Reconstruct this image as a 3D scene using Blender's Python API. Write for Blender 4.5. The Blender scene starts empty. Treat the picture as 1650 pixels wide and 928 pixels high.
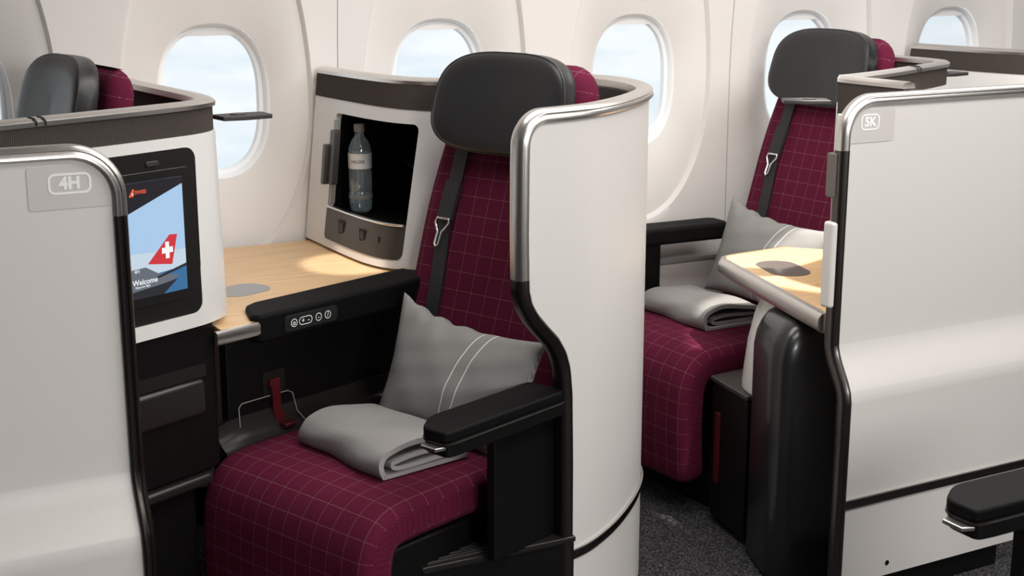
import bpy, bmesh, math, random
from mathutils import Vector, Matrix
S = bpy.context.scene
COL = S.collection
PI = math.pi
def R(d): return math.radians(d)

# ------------------------------------------------------------------ camera
cd = bpy.data.cameras.new('camera'); cam = bpy.data.objects.new('camera', cd); COL.objects.link(cam)
cd.sensor_width = 36.0; cd.lens = 36.0 * 2245.0 / 1650.0
PITCH = math.atan(534 / 2245); YAW = R(28.6)
cam.location = (0, 0, 1.45)
cam.rotation_euler = (PI / 2 - PITCH, 0, -YAW)
cd.clip_start = 0.05; cd.clip_end = 200
cd.dof.use_dof = True; cd.dof.focus_distance = 3.0; cd.dof.aperture_fstop = 9.0
S.camera = cam
# ------------------------------------------------------------------ exposure
S.view_settings.view_transform = 'Standard'; S.view_settings.look = 'None'
S.view_settings.gamma = 1; S.view_settings.use_curve_mapping = False
S.view_settings.exposure = 0.0
# ------------------------------------------------------------------ sky outside the windows
wd = bpy.data.worlds.new('sky'); S.world = wd; wd.use_nodes = True
nt = wd.node_tree; nt.nodes.clear()
out = nt.nodes.new('ShaderNodeOutputWorld'); bg = nt.nodes.new('ShaderNodeBackground')
tc = nt.nodes.new('ShaderNodeTexCoord'); mp = nt.nodes.new('ShaderNodeMapping')
mp.inputs['Scale'].default_value = (7, 7, 26)
nz = nt.nodes.new('ShaderNodeTexNoise'); nz.inputs['Scale'].default_value = 1.6; nz.inputs['Detail'].default_value = 7
rp = nt.nodes.new('ShaderNodeValToRGB')
rp.color_ramp.elements[0].position = .40; rp.color_ramp.elements[0].color = (.80, .88, .94, 1)
rp.color_ramp.elements[1].position = .56; rp.color_ramp.elements[1].color = (.93, .97, 1.0, 1)
nt.links.new(tc.outputs['Generated'], mp.inputs['Vector']); nt.links.new(mp.outputs[0], nz.inputs['Vector'])
nt.links.new(nz.outputs['Fac'], rp.inputs['Fac']); nt.links.new(rp.outputs[0], bg.inputs['Color'])
bg.inputs['Strength'].default_value = 1.05
nt.links.new(bg.outputs[0], out.inputs[0])
# ------------------------------------------------------------------ cabin lights and an added fill
def area(name, loc, size, power, color=(1, .985, .965), target=None, sy=None, spread=180):
    l = bpy.data.lights.new(name, 'AREA'); l.shape = 'RECTANGLE'; l.size = size; l.size_y = sy or size
    l.energy = power; l.color = color; l.spread = R(spread)
    o = bpy.data.objects.new(name, l); COL.objects.link(o); o.location = loc
    d = (Vector(target) - Vector(loc)) if target else Vector((0, 0, -1))
    o.rotation_euler = d.to_track_quat('-Z', 'Y').to_euler(); return o
def spot(name, loc, target, power, deg, blend=.15, color=(1, .95, .88), r=.02):
    l = bpy.data.lights.new(name, 'SPOT'); l.energy = power; l.spot_size = R(deg); l.spot_blend = blend
    l.color = color; l.shadow_soft_size = r
    o = bpy.data.objects.new(name, l); COL.objects.link(o); o.location = loc
    o.rotation_euler = (Vector(target) - Vector(loc)).to_track_quat('-Z', 'Y').to_euler(); return o
area('ceiling_light_aisle', (2.2, 1.25, 2.10), 2.4, 40, sy=.7)
area('ceiling_light_window', (2.35, 2.5, 2.08), 3.0, 32, sy=.5)
area('fill_wash_light', (1.1, -2.0, 1.9), 1.6, 76, target=(.25, 2.3, .6), sy=.8)  # added fill from behind the camera to brighten the aisle panels, no fixture
spot('reading_light_main', (1.05, 2.55, 2.0), (1.23, 3.07, .73), 90, 10)
spot('reading_light_rear', (2.30, 2.26, 2.10), (2.42, 2.62, .76), 220, 26)

# ------------------------------------------------------------------ materials
def mat(name, col, rough=.5, metal=0, coat=0, spec=.5, bump=None, noise=None, alpha=1):
    m = bpy.data.materials.new(name); m.use_nodes = True; n = m.node_tree; b = n.nodes['Principled BSDF']
    b.inputs['Base Color'].default_value = (*col, 1); b.inputs['Roughness'].default_value = rough
    b.inputs['Metallic'].default_value = metal; b.inputs['Coat Weight'].default_value = coat
    b.inputs['Specular IOR Level'].default_value = spec
    tcn = n.nodes.new('ShaderNodeTexCoord')
    if noise:                                   # (scale, strength): fine tonal variation of the stuff itself
        t = n.nodes.new('ShaderNodeTexNoise'); t.inputs['Scale'].default_value = noise[0]; t.inputs['Detail'].default_value = 4
        n.links.new(tcn.outputs['Object'], t.inputs['Vector'])
        mx = n.nodes.new('ShaderNodeMix'); mx.data_type = 'RGBA'
        k = noise[1]; mx.inputs[6].default_value = (*[c * (1 - k) for c in col], 1); mx.inputs[7].default_value = (*[min(1, c * (1 + k)) for c in col], 1)
        n.links.new(t.outputs['Fac'], mx.inputs[0]); n.links.new(mx.outputs[2], b.inputs['Base Color'])
    if bump:
        t = n.nodes.new('ShaderNodeTexNoise'); t.inputs['Scale'].default_value = bump[0]; t.inputs['Detail'].default_value = 3
        n.links.new(tcn.outputs['Object'], t.inputs['Vector'])
        bp = n.nodes.new('ShaderNodeBump'); bp.inputs['Strength'].default_value = bump[1]; bp.inputs['Distance'].default_value = .002
        n.links.new(t.outputs['Fac'], bp.inputs['Height']); n.links.new(bp.outputs[0], b.inputs['Normal'])
    return m
def math_node(n, op, a, b=None):
    q = n.nodes.new('ShaderNodeMath'); q.operation = op
    for i, v in enumerate((a, b)):
        if v is None: continue
        if isinstance(v, (int, float)): q.inputs[i].default_value = v
        else: n.links.new(v, q.inputs[i])
    return q.outputs[0]
def fabric(name, base, base2, scale=(900, 900), rough=.9, stitch=None, stripes=None):
    """woven cloth over the UV map (metres): fine weave, optional stitched grid or two piped stripes"""
    m = bpy.data.materials.new(name); m.use_nodes = True; n = m.node_tree; b = n.nodes['Principled BSDF']
    b.inputs['Roughness'].default_value = rough; b.inputs['Specular IOR Level'].default_value = .15
    uv = n.nodes.new('ShaderNodeUVMap'); sp = n.nodes.new('ShaderNodeSeparateXYZ'); n.links.new(uv.outputs[0], sp.inputs[0])
    u, v = sp.outputs[0], sp.outputs[1]
    w1 = math_node(n, 'SINE', math_node(n, 'MULTIPLY', math_node(n, 'ADD', u, v), scale[0]))
    w2 = math_node(n, 'SINE', math_node(n, 'MULTIPLY', math_node(n, 'SUBTRACT', v, math_node(n, 'MULTIPLY', u, .35)), scale[1]))
    w = math_node(n, 'ADD', math_node(n, 'MULTIPLY', math_node(n, 'MULTIPLY', w1, w2), .5), .5)
    mx = n.nodes.new('ShaderNodeMix'); mx.data_type = 'RGBA'
    mx.inputs[6].default_value = (*base, 1); mx.inputs[7].default_value = (*base2, 1); n.links.new(w, mx.inputs[0])
    colr = mx.outputs[2]
    if stitch:
        P, wd_, dash = stitch
        def line(a, c):
            f = math_node(n, 'FRACT', math_node(n, 'DIVIDE', a, P))
            on = math_node(n, 'LESS_THAN', math_node(n, 'ABSOLUTE', math_node(n, 'SUBTRACT', f, .5)), wd_ / P)
            d = math_node(n, 'LESS_THAN', math_node(n, 'FRACT', math_node(n, 'DIVIDE', c, dash)), .55)
            return math_node(n, 'MULTIPLY', on, d)
        k = math_node(n, 'MAXIMUM', line(u, v), line(v, u))
        k = math_node(n, 'MULTIPLY', k, .30)
        m2 = n.nodes.new('ShaderNodeMix'); m2.data_type = 'RGBA'; m2.inputs[7].default_value = (.62, .42, .45, 1)
        n.links.new(k, m2.inputs[0]); n.links.new(colr, m2.inputs[6]); colr = m2.outputs[2]
    if stripes:
        c0, gap, wd_, curve = stripes
        uu = math_node(n, 'ADD', u, math_node(n, 'MULTIPLY', math_node(n, 'MULTIPLY', v, v), curve))
        uu = math_node(n, 'ADD', uu, math_node(n, 'MULTIPLY', v, -.20))
        k = None
        for c in (c0 - gap / 2, c0 + gap / 2):
            q = math_node(n, 'LESS_THAN', math_node(n, 'ABSOLUTE', math_node(n, 'SUBTRACT', uu, c)), wd_)
            k = q if k is None else math_node(n, 'MAXIMUM', k, q)
        m2 = n.nodes.new('ShaderNodeMix'); m2.data_type = 'RGBA'; m2.inputs[7].default_value = (.85, .84, .82, 1)
        n.links.new(k, m2.inputs[0]); n.links.new(colr, m2.inputs[6]); colr = m2.outputs[2]
    n.links.new(colr, b.inputs['Base Color'])
    bp = n.nodes.new('ShaderNodeBump'); bp.inputs['Strength'].default_value = .35; bp.inputs['Distance'].default_value = .001
    n.links.new(w, bp.inputs['Height']); n.links.new(bp.outputs[0], b.inputs['Normal'])
    return m
def emis(name, col, s=1.0):
    m = bpy.data.materials.new(name); m.use_nodes = True; n = m.node_tree; b = n.nodes['Principled BSDF']
    b.inputs['Base Color'].default_value = (0.01, .01, .01, 1); b.inputs['Roughness'].default_value = .3
    b.inputs['Emission Color'].default_value = (*col, 1); b.inputs['Emission Strength'].default_value = s
    return m
M = {}
M['white'] = mat('satin_white_panel', (.70, .67, .64), .42, spec=.4)
M['white2'] = mat('gloss_white_shell', (.78, .76, .735), .35, coat=.3)
M['plate'] = mat('seat_number_plate', (.62, .585, .56), .4)
M['mark'] = mat('white_lettering', (.95, .95, .94), .5)
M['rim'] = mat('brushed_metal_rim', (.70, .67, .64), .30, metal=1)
M['trim_rimshade'] = mat('dark_trim_and_rim_shade', (.12, .108, .10), .30, metal=1)  # dark trim metal; also paints the dark reflections on the lower rims
M['chrome'] = mat('polished_metal', (.85, .84, .83), .18, metal=1)
M['black'] = mat('black_plastic', (.004, .0037, .0035), .45, spec=.25, bump=(900, .12))
M['blackpad'] = mat('black_soft_pad', (.003, .0028, .0027), .65, spec=.14, bump=(1400, .2))
M['blackgloss'] = mat('black_gloss_body', (.010, .010, .0105), .30, coat=.25)
M['char'] = mat('charcoal_metallic_plastic', (.075, .068, .062), .38, metal=.5)
M['dkgloss'] = mat('dark_metallic_plastic', (.030, .027, .025), .28, metal=.4)
M['leather'] = mat('black_leather', (.017, .017, .0175), .40, bump=(700, .12))
M['maroon'] = fabric('maroon_checked_cloth', (.080, .0065, .023), (.135, .012, .039), (2400, 2000), .95, stitch=(.042, .0006, .0036))
M['grey'] = fabric('grey_herringbone_cloth', (.07, .068, .065), (.55, .53, .51), (1200, 1200), .9)
M['greystripe'] = fabric('grey_striped_pillow_cloth', (.15, .146, .142), (.46, .45, .43), (1500, 1500), .9, stripes=(.032, .030, .0014, -1.0))
M['band'] = fabric('dark_woven_band', (.006, .005, .004), (.12, .10, .088), (1150, 1150), .95)
M['belt'] = mat('black_webbing', (.016, .016, .018), .6, bump=(1500, .5))
M['red'] = mat('red_plastic', (.085, .004, .007), .45)
M['grille'] = mat('dark_grey_panel', (.03, .028, .027), .5)
M['wall'] = mat('cream_sidewall', (.76, .725, .695), .5)
M['wring'] = mat('window_reveal', (.93, .94, .95), .45)
M['far'] = mat('dim_cabin_side', (.22, .21, .20), .6)
M['ceil'] = mat('pale_ceiling', (.7, .68, .66), .6)
M['greyp'] = mat('grey_plastic', (.30, .29, .28), .4)
M['cup'] = mat('grey_cup_cover', (.30, .29, .28), .38)
M['cupdk'] = mat('brown_grey_cup_cover', (.14, .12, .11), .35)
M['bezel'] = mat('black_screen_bezel', (.012, .011, .010), .35)
# wood
m = bpy.data.materials.new('light_oak_laminate'); m.use_nodes = True; n = m.node_tree; b = n.nodes['Principled BSDF']
tcn = n.nodes.new('ShaderNodeTexCoord'); mpn = n.nodes.new('ShaderNodeMapping'); mpn.inputs['Scale'].default_value = (4, 90, 4)
t = n.nodes.new('ShaderNodeTexNoise'); t.inputs['Scale'].default_value = 2.2; t.inputs['Detail'].default_value = 6
n.links.new(tcn.outputs['Object'], mpn.inputs[0]); n.links.new(mpn.outputs[0], t.inputs['Vector'])
r = n.nodes.new('ShaderNodeValToRGB'); r.color_ramp.elements[0].position = .3; r.color_ramp.elements[0].color = (.62, .40, .205, 1)
r.color_ramp.elements[1].position = .7; r.color_ramp.elements[1].color = (.80, .54, .30, 1)
n.links.new(t.outputs['Fac'], r.inputs[0]); n.links.new(r.outputs[0], b.inputs['Base Color']); b.inputs['Roughness'].default_value = .45
M['wood'] = m
# carpet
m = bpy.data.materials.new('charcoal_loop_carpet'); m.use_nodes = True; n = m.node_tree; b = n.nodes['Principled BSDF']
tcn = n.nodes.new('ShaderNodeTexCoord'); t = n.nodes.new('ShaderNodeTexVoronoi'); t.inputs['Scale'].default_value = 170
n.links.new(tcn.outputs['Object'], t.inputs['Vector'])
r = n.nodes.new('ShaderNodeValToRGB'); r.color_ramp.elements[0].position = .05; r.color_ramp.elements[0].color = (.17, .155, .15, 1)
r.color_ramp.elements[1].position = .55; r.color_ramp.elements[1].color = (.012, .012, .015, 1)
n.links.new(t.outputs['Distance'], r.inputs[0]); n.links.new(r.outputs[0], b.inputs['Base Color']); b.inputs['Roughness'].default_value = .95
bp = n.nodes.new('ShaderNodeBump'); bp.inputs['Strength'].default_value = .6; bp.inputs['Distance'].default_value = .003; bp.invert = True
n.links.new(t.outputs['Distance'], bp.inputs['Height']); n.links.new(bp.outputs[0], b.inputs['Normal'])
M['carpet'] = m
# clear panes and plastics
def clear(name, tint, gl=.08):
    m = bpy.data.materials.new(name); m.use_nodes = True; n = m.node_tree; n.nodes.clear()
    o = n.nodes.new('ShaderNodeOutputMaterial'); tr = n.nodes.new('ShaderNodeBsdfTransparent'); g = n.nodes.new('ShaderNodeBsdfGlossy')
    tr.inputs[0].default_value = (*tint, 1); g.inputs['Roughness'].default_value = .05
    lw = n.nodes.new('ShaderNodeLayerWeight'); lw.inputs[0].default_value = .25
    f = math_node(n, 'ADD', math_node(n, 'MULTIPLY', lw.outputs['Fresnel'], .6), gl)
    mx = n.nodes.new('ShaderNodeMixShader'); n.links.new(f, mx.inputs[0]); n.links.new(tr.outputs[0], mx.inputs[1]); n.links.new(g.outputs[0], mx.inputs[2])
    n.links.new(mx.outputs[0], o.inputs[0]); return m
M['pane'] = clear('window_acrylic', (.97, .985, .99), .0)
M['bottle'] = clear('bottle_plastic', (.78, .86, .90), .16)
n = M['bottle'].node_tree; df = n.nodes.new('ShaderNodeBsdfDiffuse'); df.inputs[0].default_value = (.62, .74, .80, 1)
mx = n.nodes.new('ShaderNodeMixShader'); mx.inputs[0].default_value = .22; o_ = [q for q in n.nodes if q.type == 'OUTPUT_MATERIAL'][0]
src = o_.inputs[0].links[0].from_socket; n.links.new(src, mx.inputs[1]); n.links.new(df.outputs[0], mx.inputs[2]); n.links.new(mx.outputs[0], o_.inputs[0])

# ------------------------------------------------------------------ helpers
LOCAL = set()          # empties whose parts are given in the thing's own frame; all other parts are given in room coordinates
def attach(o, parent):
    o.parent = parent
    if parent.type == 'EMPTY' and parent.name not in LOCAL: o.matrix_parent_inverse = Matrix.Translation(-parent.location)
def mk(name, V, Fc, m, parent=None, smooth=30, uv=None, bevel=0, seg=3, mi=None, subsurf=0):
    me = bpy.data.meshes.new(name); me.from_pydata([tuple(v) for v in V], [], [tuple(f) for f in Fc])
    for x in (m if isinstance(m, (list, tuple)) else [m]): me.materials.append(x)
    if mi:
        for p_, i_ in zip(me.polygons, mi): p_.material_index = i_
    if uv is not None:
        L = me.uv_layers.new(name='UVMap')
        for p_ in me.polygons:
            for li in p_.loop_indices: L.data[li].uv = uv[me.loops[li].vertex_index] if not callable(uv) else uv(p_, me.loops[li].vertex_index, me)
    bm = bmesh.new(); bm.from_mesh(me); bmesh.ops.recalc_face_normals(bm, faces=bm.faces); bm.to_mesh(me); bm.free()
    if smooth:
        for p_ in me.polygons: p_.use_smooth = True
        me.set_sharp_from_angle(angle=R(smooth))
    o = bpy.data.objects.new(name, me); COL.objects.link(o)
    if parent: attach(o, parent)
    if bevel:
        b = o.modifiers.new('bevel', 'BEVEL'); b.width = bevel; b.segments = seg; b.limit_method = 'ANGLE'; b.angle_limit = R(35); b.harden_normals = True
        for p_ in me.polygons: p_.use_smooth = True
    if subsurf:
        s_ = o.modifiers.new('subsurf', 'SUBSURF'); s_.levels = subsurf; s_.render_levels = subsurf
    return o
def empty(name, loc=(0, 0, 0), rz=0, local=False):
    o = bpy.data.objects.new(name, None)
    if local: LOCAL.add(o.name)
    COL.objects.link(o); o.location = loc; o.rotation_euler = (0, 0, rz); o.empty_display_size = .05; return o
def tag(o, label, cat, group=None):
    o['label'] = label; o['category'] = cat
    group = group or {'seat': 'maroon checked seats', 'pillow': 'striped grey pillows on the seats', 'blanket': 'folded grey blankets on the seats', 'door': 'pale aisle panels with seat numbers',
                      'lamp': 'flat grey lamp arms on the consoles', 'cabinet': 'white storage cabinets along the windows'}.get(cat)
    if group: o['group'] = group
    return o
def structure(o, label=None):
    o['kind'] = 'structure'
    if label: o['label'] = label
    return o
def box(name, c, s, m, parent=None, bevel=0, rz=0, seg=3, rot=None):
    V = [(sx * s[0] / 2, sy * s[1] / 2, sz * s[2] / 2) for sx in (-1, 1) for sy in (-1, 1) for sz in (-1, 1)]
    Mx = (rot.to_4x4() if rot else Matrix.Rotation(rz, 4, 'Z'))
    V = [Mx @ Vector(v) + Vector(c) for v in V]
    Fc = [(0, 1, 3, 2), (4, 6, 7, 5), (0, 4, 5, 1), (2, 3, 7, 6), (0, 2, 6, 4), (1, 5, 7, 3)]
    return mk(name, V, Fc, m, parent, bevel=bevel, seg=seg)
def rr(w, h, r, n=6, cx=0, cy=0):
    P = []
    for (sx, sy, a0) in ((1, 1, 0), (-1, 1, 90), (-1, -1, 180), (1, -1, 270)):
        for i in range(n + 1):
            a = R(a0 + 90 * i / n); P.append((cx + sx * (w / 2 - r) + r * math.cos(a), cy + sy * (h / 2 - r) + r * math.sin(a)))
    return P
def prism(name, poly, h0, h1, m, parent=None, fr=None, bevel=0, seg=3, smooth=30):
    """poly (a,b) extruded along c from h0 to h1; fr maps (a,b,c) to 3D, default plan polygon going up"""
    fr = fr or (lambda a, b, c: (a, b, c)); n = len(poly)
    V = [fr(a, b, h0) for a, b in poly] + [fr(a, b, h1) for a, b in poly]
    Fc = [tuple(range(n - 1, -1, -1)), tuple(range(n, 2 * n))] + [(i, (i + 1) % n, n + (i + 1) % n, n + i) for i in range(n)]
    return mk(name, V, Fc, m, parent, bevel=bevel, seg=seg, smooth=smooth)
def sweep(name, path, norms, cs, m, parent=None, closed=False, smooth=40):
    path = [Vector(p_) for p_ in path]; norms = [Vector(q) for q in norms]; n = len(path); k = len(cs); V = []; Fc = []
    for i in range(n):
        a = path[(i - 1) % n] if (closed or i) else path[i]; b = path[(i + 1) % n] if (closed or i < n - 1) else path[i]
        T = (b - a).normalized(); N = (norms[i] - T * norms[i].dot(T)).normalized(); B = N.cross(T)
        for x, y in cs: V.append(path[i] + N * x + B * y)
    for i in range(n if closed else n - 1):
        for j in range(k): Fc.append((i * k + j, i * k + (j + 1) % k, ((i + 1) % n) * k + (j + 1) % k, ((i + 1) % n) * k + j))
    if not closed: Fc += [tuple(range(k)), tuple(range((n - 1) * k + k - 1, (n - 1) * k - 1, -1))]
    return mk(name, V, Fc, m, parent, smooth=smooth)
def paint_dark_reflection(o, thr, m):
    """one metal all round; dark reflections on its lower run are painted in"""
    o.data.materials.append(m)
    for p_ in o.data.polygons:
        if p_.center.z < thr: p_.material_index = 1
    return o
def tube(name, path, r, m, parent=None, closed=False, up=(0, 0, 1), flat=1, k=12):
    cs = [(r * math.cos(2 * PI * i / k), r * flat * math.sin(2 * PI * i / k)) for i in range(k)]
    return sweep(name, path, [up] * len(path), cs, m, parent, closed)
def lathe(name, prof, m, parent=None, c=(0, 0, 0), k=32, mi=None):
    V = []; Fc = []; n = len(prof)
    for r_, z_ in prof:
        for j in range(k): V.append((c[0] + r_ * math.cos(2 * PI * j / k), c[1] + r_ * math.sin(2 * PI * j / k), c[2] + z_))
    for i in range(n - 1):
        for j in range(k): Fc.append((i * k + j, i * k + (j + 1) % k, (i + 1) * k + (j + 1) % k, (i + 1) * k + j))
    return mk(name, V, Fc, m, parent)
def catmull(P, n=8):
    P = [Vector(p_) for p_ in P]; Q = [P[0] * 2 - P[1]] + P + [P[-1] * 2 - P[-2]]; o = []
    for i in range(1, len(Q) - 2):
        a, b, c, d = Q[i - 1:i + 3]
        for j in range(n):
            t = j / n; o.append(.5 * ((2 * b) + (c - a) * t + (2 * a - 5 * b + 4 * c - d) * t * t + (3 * b - a - 3 * c + d) * t ** 3))
    o.append(P[-1]); return o
class Plan:
    """a smooth line on the floor plan, by arc length, with its outward normal on the right of travel"""
    def __init__(s, pts, n=10):
        s.P = [Vector((p_[0], p_[1], 0)) for p_ in catmull([(a, b, 0) for a, b in pts], n)]; s.L = [0]
        for i in range(1, len(s.P)): s.L.append(s.L[-1] + (s.P[i] - s.P[i - 1]).length)
        s.len = s.L[-1]
    def raw(s, u):
        if u <= 0: return s.P[0] + (s.P[1] - s.P[0]).normalized() * u
        if u >= s.len: return s.P[-1] + (s.P[-1] - s.P[-2]).normalized() * (u - s.len)
        for i in range(1, len(s.L)):
            if u <= s.L[i]: break
        return s.P[i - 1].lerp(s.P[i], (u - s.L[i - 1]) / max(1e-9, s.L[i] - s.L[i - 1]))
    def at(s, u, off=0, z=0):
        p_ = s.raw(u); t_ = (s.raw(u + .012) - s.raw(u - .012)).normalized(); n_ = Vector((t_.y, -t_.x, 0))
        return Vector((p_.x + n_.x * off, p_.y + n_.y * off, z))
    def nrm(s, u):
        t_ = (s.raw(u + .012) - s.raw(u - .012)).normalized(); return Vector((t_.y, -t_.x, 0))
def lin(a, b, n): return [a + (b - a) * i / (n - 1) for i in range(n)]
def slab(name, plan, u0, u1, z0, z1, m, th=.02, prof=lambda z: 0, parent=None, nz=40, nu=60, zs=None, inset=0, uvs=True):
    """a curved board standing on a plan line, between u0(z) and u1(z)"""
    zs = zs or lin(z0, z1, nz); V = []; UV = []; Fc = []
    for side in (0, 1):
        for z_ in zs:
            a, b = u0(z_), u1(z_)
            for i in range(nu):
                u = a + (b - a) * i / (nu - 1); V.append(plan.at(u, prof(z_) - side * th - inset, z_)); UV.append((u, z_))
    k = nu * len(zs)
    for j in range(len(zs) - 1):
        for i in range(nu - 1):
            q = j * nu + i; Fc.append((q, q + 1, q + nu + 1, q + nu)); Fc.append((k + q, k + q + nu, k + q + nu + 1, k + q + 1))
    T = (len(zs) - 1) * nu
    for i in range(nu - 1): Fc.append((i, k + i, k + i + 1, i + 1)); Fc.append((T + i, T + i + 1, k + T + i + 1, k + T + i))
    for j in range(len(zs) - 1):
        a = j * nu; b = a + nu - 1; Fc.append((a, a + nu, k + a + nu, k + a)); Fc.append((b, k + b, k + b + nu, b + nu))
    return mk(name, V, Fc, m, parent, smooth=40, uv=UV)
def corner(zt, r):
    return lambda z_: 0 if z_ < zt - r else r - math.sqrt(max(0, r * r - (z_ - (zt - r)) ** 2))
def zrows(z0, zt, r, extra=()):
    a = lin(z0, zt - r, 34) + [zt - r + r * math.sin(R(90 * i / 12)) for i in range(1, 13)] + list(extra)
    return sorted(set(round(x, 5) for x in a))
def text_mesh(s, size, bold=0):
    cu = bpy.data.curves.new('lettering', 'FONT'); cu.body = s; cu.size = size; cu.align_x = 'CENTER'; cu.align_y = 'CENTER'; cu.offset = bold; cu.resolution_u = 4
    o = bpy.data.objects.new('lettering_source', cu); COL.objects.link(o); dg = bpy.context.evaluated_depsgraph_get()
    me = bpy.data.meshes.new_from_object(o.evaluated_get(dg)); V = [tuple(v.co) for v in me.vertices]; Fc = [tuple(p_.vertices) for p_ in me.polygons]
    bpy.data.objects.remove(o); bpy.data.curves.remove(cu); bpy.data.meshes.remove(me); return V, Fc
def text(name, s, size, fr, m, parent, bold=0, sx=1):
    V, Fc = text_mesh(s, size, bold); n = len(V)
    W = [fr(x * sx, y, 0) for x, y, _ in V]; me = bpy.data.meshes.new(name); me.from_pydata([tuple(w) for w in W], [], Fc); me.materials.append(m)
    o = bpy.data.objects.new(name, me); COL.objects.link(o); attach(o, parent); return o
def loft(name, rings, m, parent=None, uvs=None, smooth=60, closed_ends=True, subsurf=0):
    k = len(rings[0]); V = [v for r_ in rings for v in r_]; Fc = []; UVf = []
    for i in range(len(rings) - 1):
        for j in range(k): Fc.append((i * k + j, i * k + (j + 1) % k, (i + 1) * k + (j + 1) % k, (i + 1) * k + j))
    if closed_ends: Fc += [tuple(range(k - 1, -1, -1)), tuple(range((len(rings) - 1) * k, len(rings) * k))]
    return mk(name, V, Fc, m, parent, smooth=smooth, uv=uvs, subsurf=subsurf)
def pad(name, spine, m, parent, hw, th, r=.03, tc_=0, rend=.02, bulge=0.0):
    """upholstered pad: spine of (x,z) in the seat's side view, rounded section of half width hw(v) and thickness th(v) behind the face"""
    P = catmull([(x, 0, z) for x, z in spine], 6); L = [0]
    for i in range(1, len(P)): L.append(L[-1] + (P[i] - P[i - 1]).length)
    T = L[-1]; rings = []; UV = []
    vs = [rend * (1 - math.cos(R(90 * i / 5))) for i in range(6)] + lin(rend, T - rend, 46)[1:-1] + [T - rend * (1 - math.cos(R(90 * i / 5))) for i in range(5, -1, -1)]
    def at(v):
        for i in range(1, len(L)):
            if v <= L[i]: break
        f = (v - L[i - 1]) / max(1e-9, L[i] - L[i - 1]); p_ = P[i - 1].lerp(P[i], f)
        a = P[max(0, i - 2)]; b = P[min(len(P) - 1, i + 1)]; return p_, (b - a).normalized()
    for v in vs:
        p_, t_ = at(v); nrm = Vector((-t_.z, 0, t_.x))      # face normal
        e = min(v, T - v); sh = 0 if e >= rend else rend - math.sqrt(max(0, rend ** 2 - (rend - e) ** 2)); sh *= .9
        w = hw(v / T) - sh; h = th(v / T) / 2 - sh * .9; rc = min(r, h * .95, w * .9); cs = rr(2 * w, 2 * h, rc, 6)
        # denser across the face so the bulge shows
        cs2 = []
        for i in range(len(cs)):
            a, b = cs[i], cs[(i + 1) % len(cs)]; d = math.hypot(b[0] - a[0], b[1] - a[1]); q = 10 if d > .08 else 1
            for j in range(q): cs2.append((a[0] + (b[0] - a[0]) * j / q, a[1] + (b[1] - a[1]) * j / q))
        ring = []
        for a, b in cs2:
            up = bulge * max(0, 1 - (a / w) ** 2) if b > h * .6 else 0
            ring.append(p_ + nrm * (b - th(v / T) / 2 + up) + Vector((0, a + tc_, 0)))
            UV.append((a if b > -h * .5 else a + .02, v if abs(a) < w - 1e-4 else v))
        rings.append(ring)
    o = loft(name, rings, m, parent, uvs=UV, smooth=50)
    # side faces: the section depth stands in for the across coordinate
    return o
def frame(o_, ux, uy, uz):
    O_, X_, Y_, Z_ = Vector(o_), Vector(ux), Vector(uy), Vector(uz)
    return lambda a, b, c=0: O_ + X_ * a + Y_ * b + Z_ * c
def outline_ring(name, w, h, r, t_, fr, m, parent, depth=.0006):
    A = rr(w, h, r, 8); B = rr(w - 2 * t_, h - 2 * t_, max(.0005, r - t_), 8); n = len(A)
    V = [fr(a, b, depth) for a, b in A] + [fr(a, b, depth) for a, b in B]
    Fc = [(i, (i + 1) % n, n + (i + 1) % n, n + i) for i in range(n)]
    return mk(name, V, Fc, m, parent, smooth=0)
def rpoly(P, r, n=6):
    out_ = []; k = len(P)
    for i in range(k):
        a, b, c = Vector((*P[i - 1], 0)), Vector((*P[i], 0)), Vector((*P[(i + 1) % k], 0)); d1 = (a - b).normalized(); d2 = (c - b).normalized()
        q = min(r, (a - b).length * .45, (c - b).length * .45); p0 = b + d1 * q; p1 = b + d2 * q
        for j in range(n + 1): t_ = j / n; v = p0 * (1 - t_) ** 2 + b * 2 * t_ * (1 - t_) + p1 * t_ * t_; out_.append((v.x, v.y))
    return out_
def boolean(o, c):
    md = o.modifiers.new('cut', 'BOOLEAN'); md.object = c; md.operation = 'DIFFERENCE'; md.solver = 'EXACT'
    dg = bpy.context.evaluated_depsgraph_get(); me = bpy.data.meshes.new_from_object(o.evaluated_get(dg))
    o.modifiers.clear(); old = o.data; o.data = me; bpy.data.meshes.remove(old); cm = c.data; bpy.data.objects.remove(c); bpy.data.meshes.remove(cm)
    for p_ in me.polygons: p_.use_smooth = True
    me.set_sharp_from_angle(angle=R(35))
    return o

# ================================================================== SETTING
WY = 3.41; PITCHX = .631; WX0 = 1.03; WZ = 1.092
def wally(z_): return WY - (max(0, z_ - 1.1) ** 2) * .22 - (max(0, 1.0 - z_) ** 2) * .02
floor = box('floor', (2.0, .5, -.03), (14, 7, .06), M['carpet']); structure(floor, 'dark charcoal loop carpet')
for x0, x1, y in [(2.30, 4.6, 2.335), (2.30, 4.6, 1.80)]:
    structure(box('trim_1', ((x0 + x1) / 2, y, .001), (x1 - x0, .006, .004), M['greyp'], bevel=.001), 'thin grey seat track strip in the carpet')
structure(box('ceiling', (2.0, .6, 2.20), (14, 6.6, .04), M['ceil']))
structure(box('wall_front', (2.0, -2.45, 1.1), (14, .05, 2.3), M['far']))
structure(box('wall_left', (-4.6, .5, 1.1), (.05, 6.4, 2.3), M['far']))
structure(box('wall_right', (8.4, .5, 1.1), (.05, 6.4, 2.3), M['far']))
V = []; Fc = []
ZB, ZT = .0, 2.2
def crease(th):
    c, s_ = math.cos(th), math.sin(th); h = .52 if s_ > 0 else .40; return 1 / math.sqrt((c / .238) ** 2 + (s_ / h) ** 2)
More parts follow.
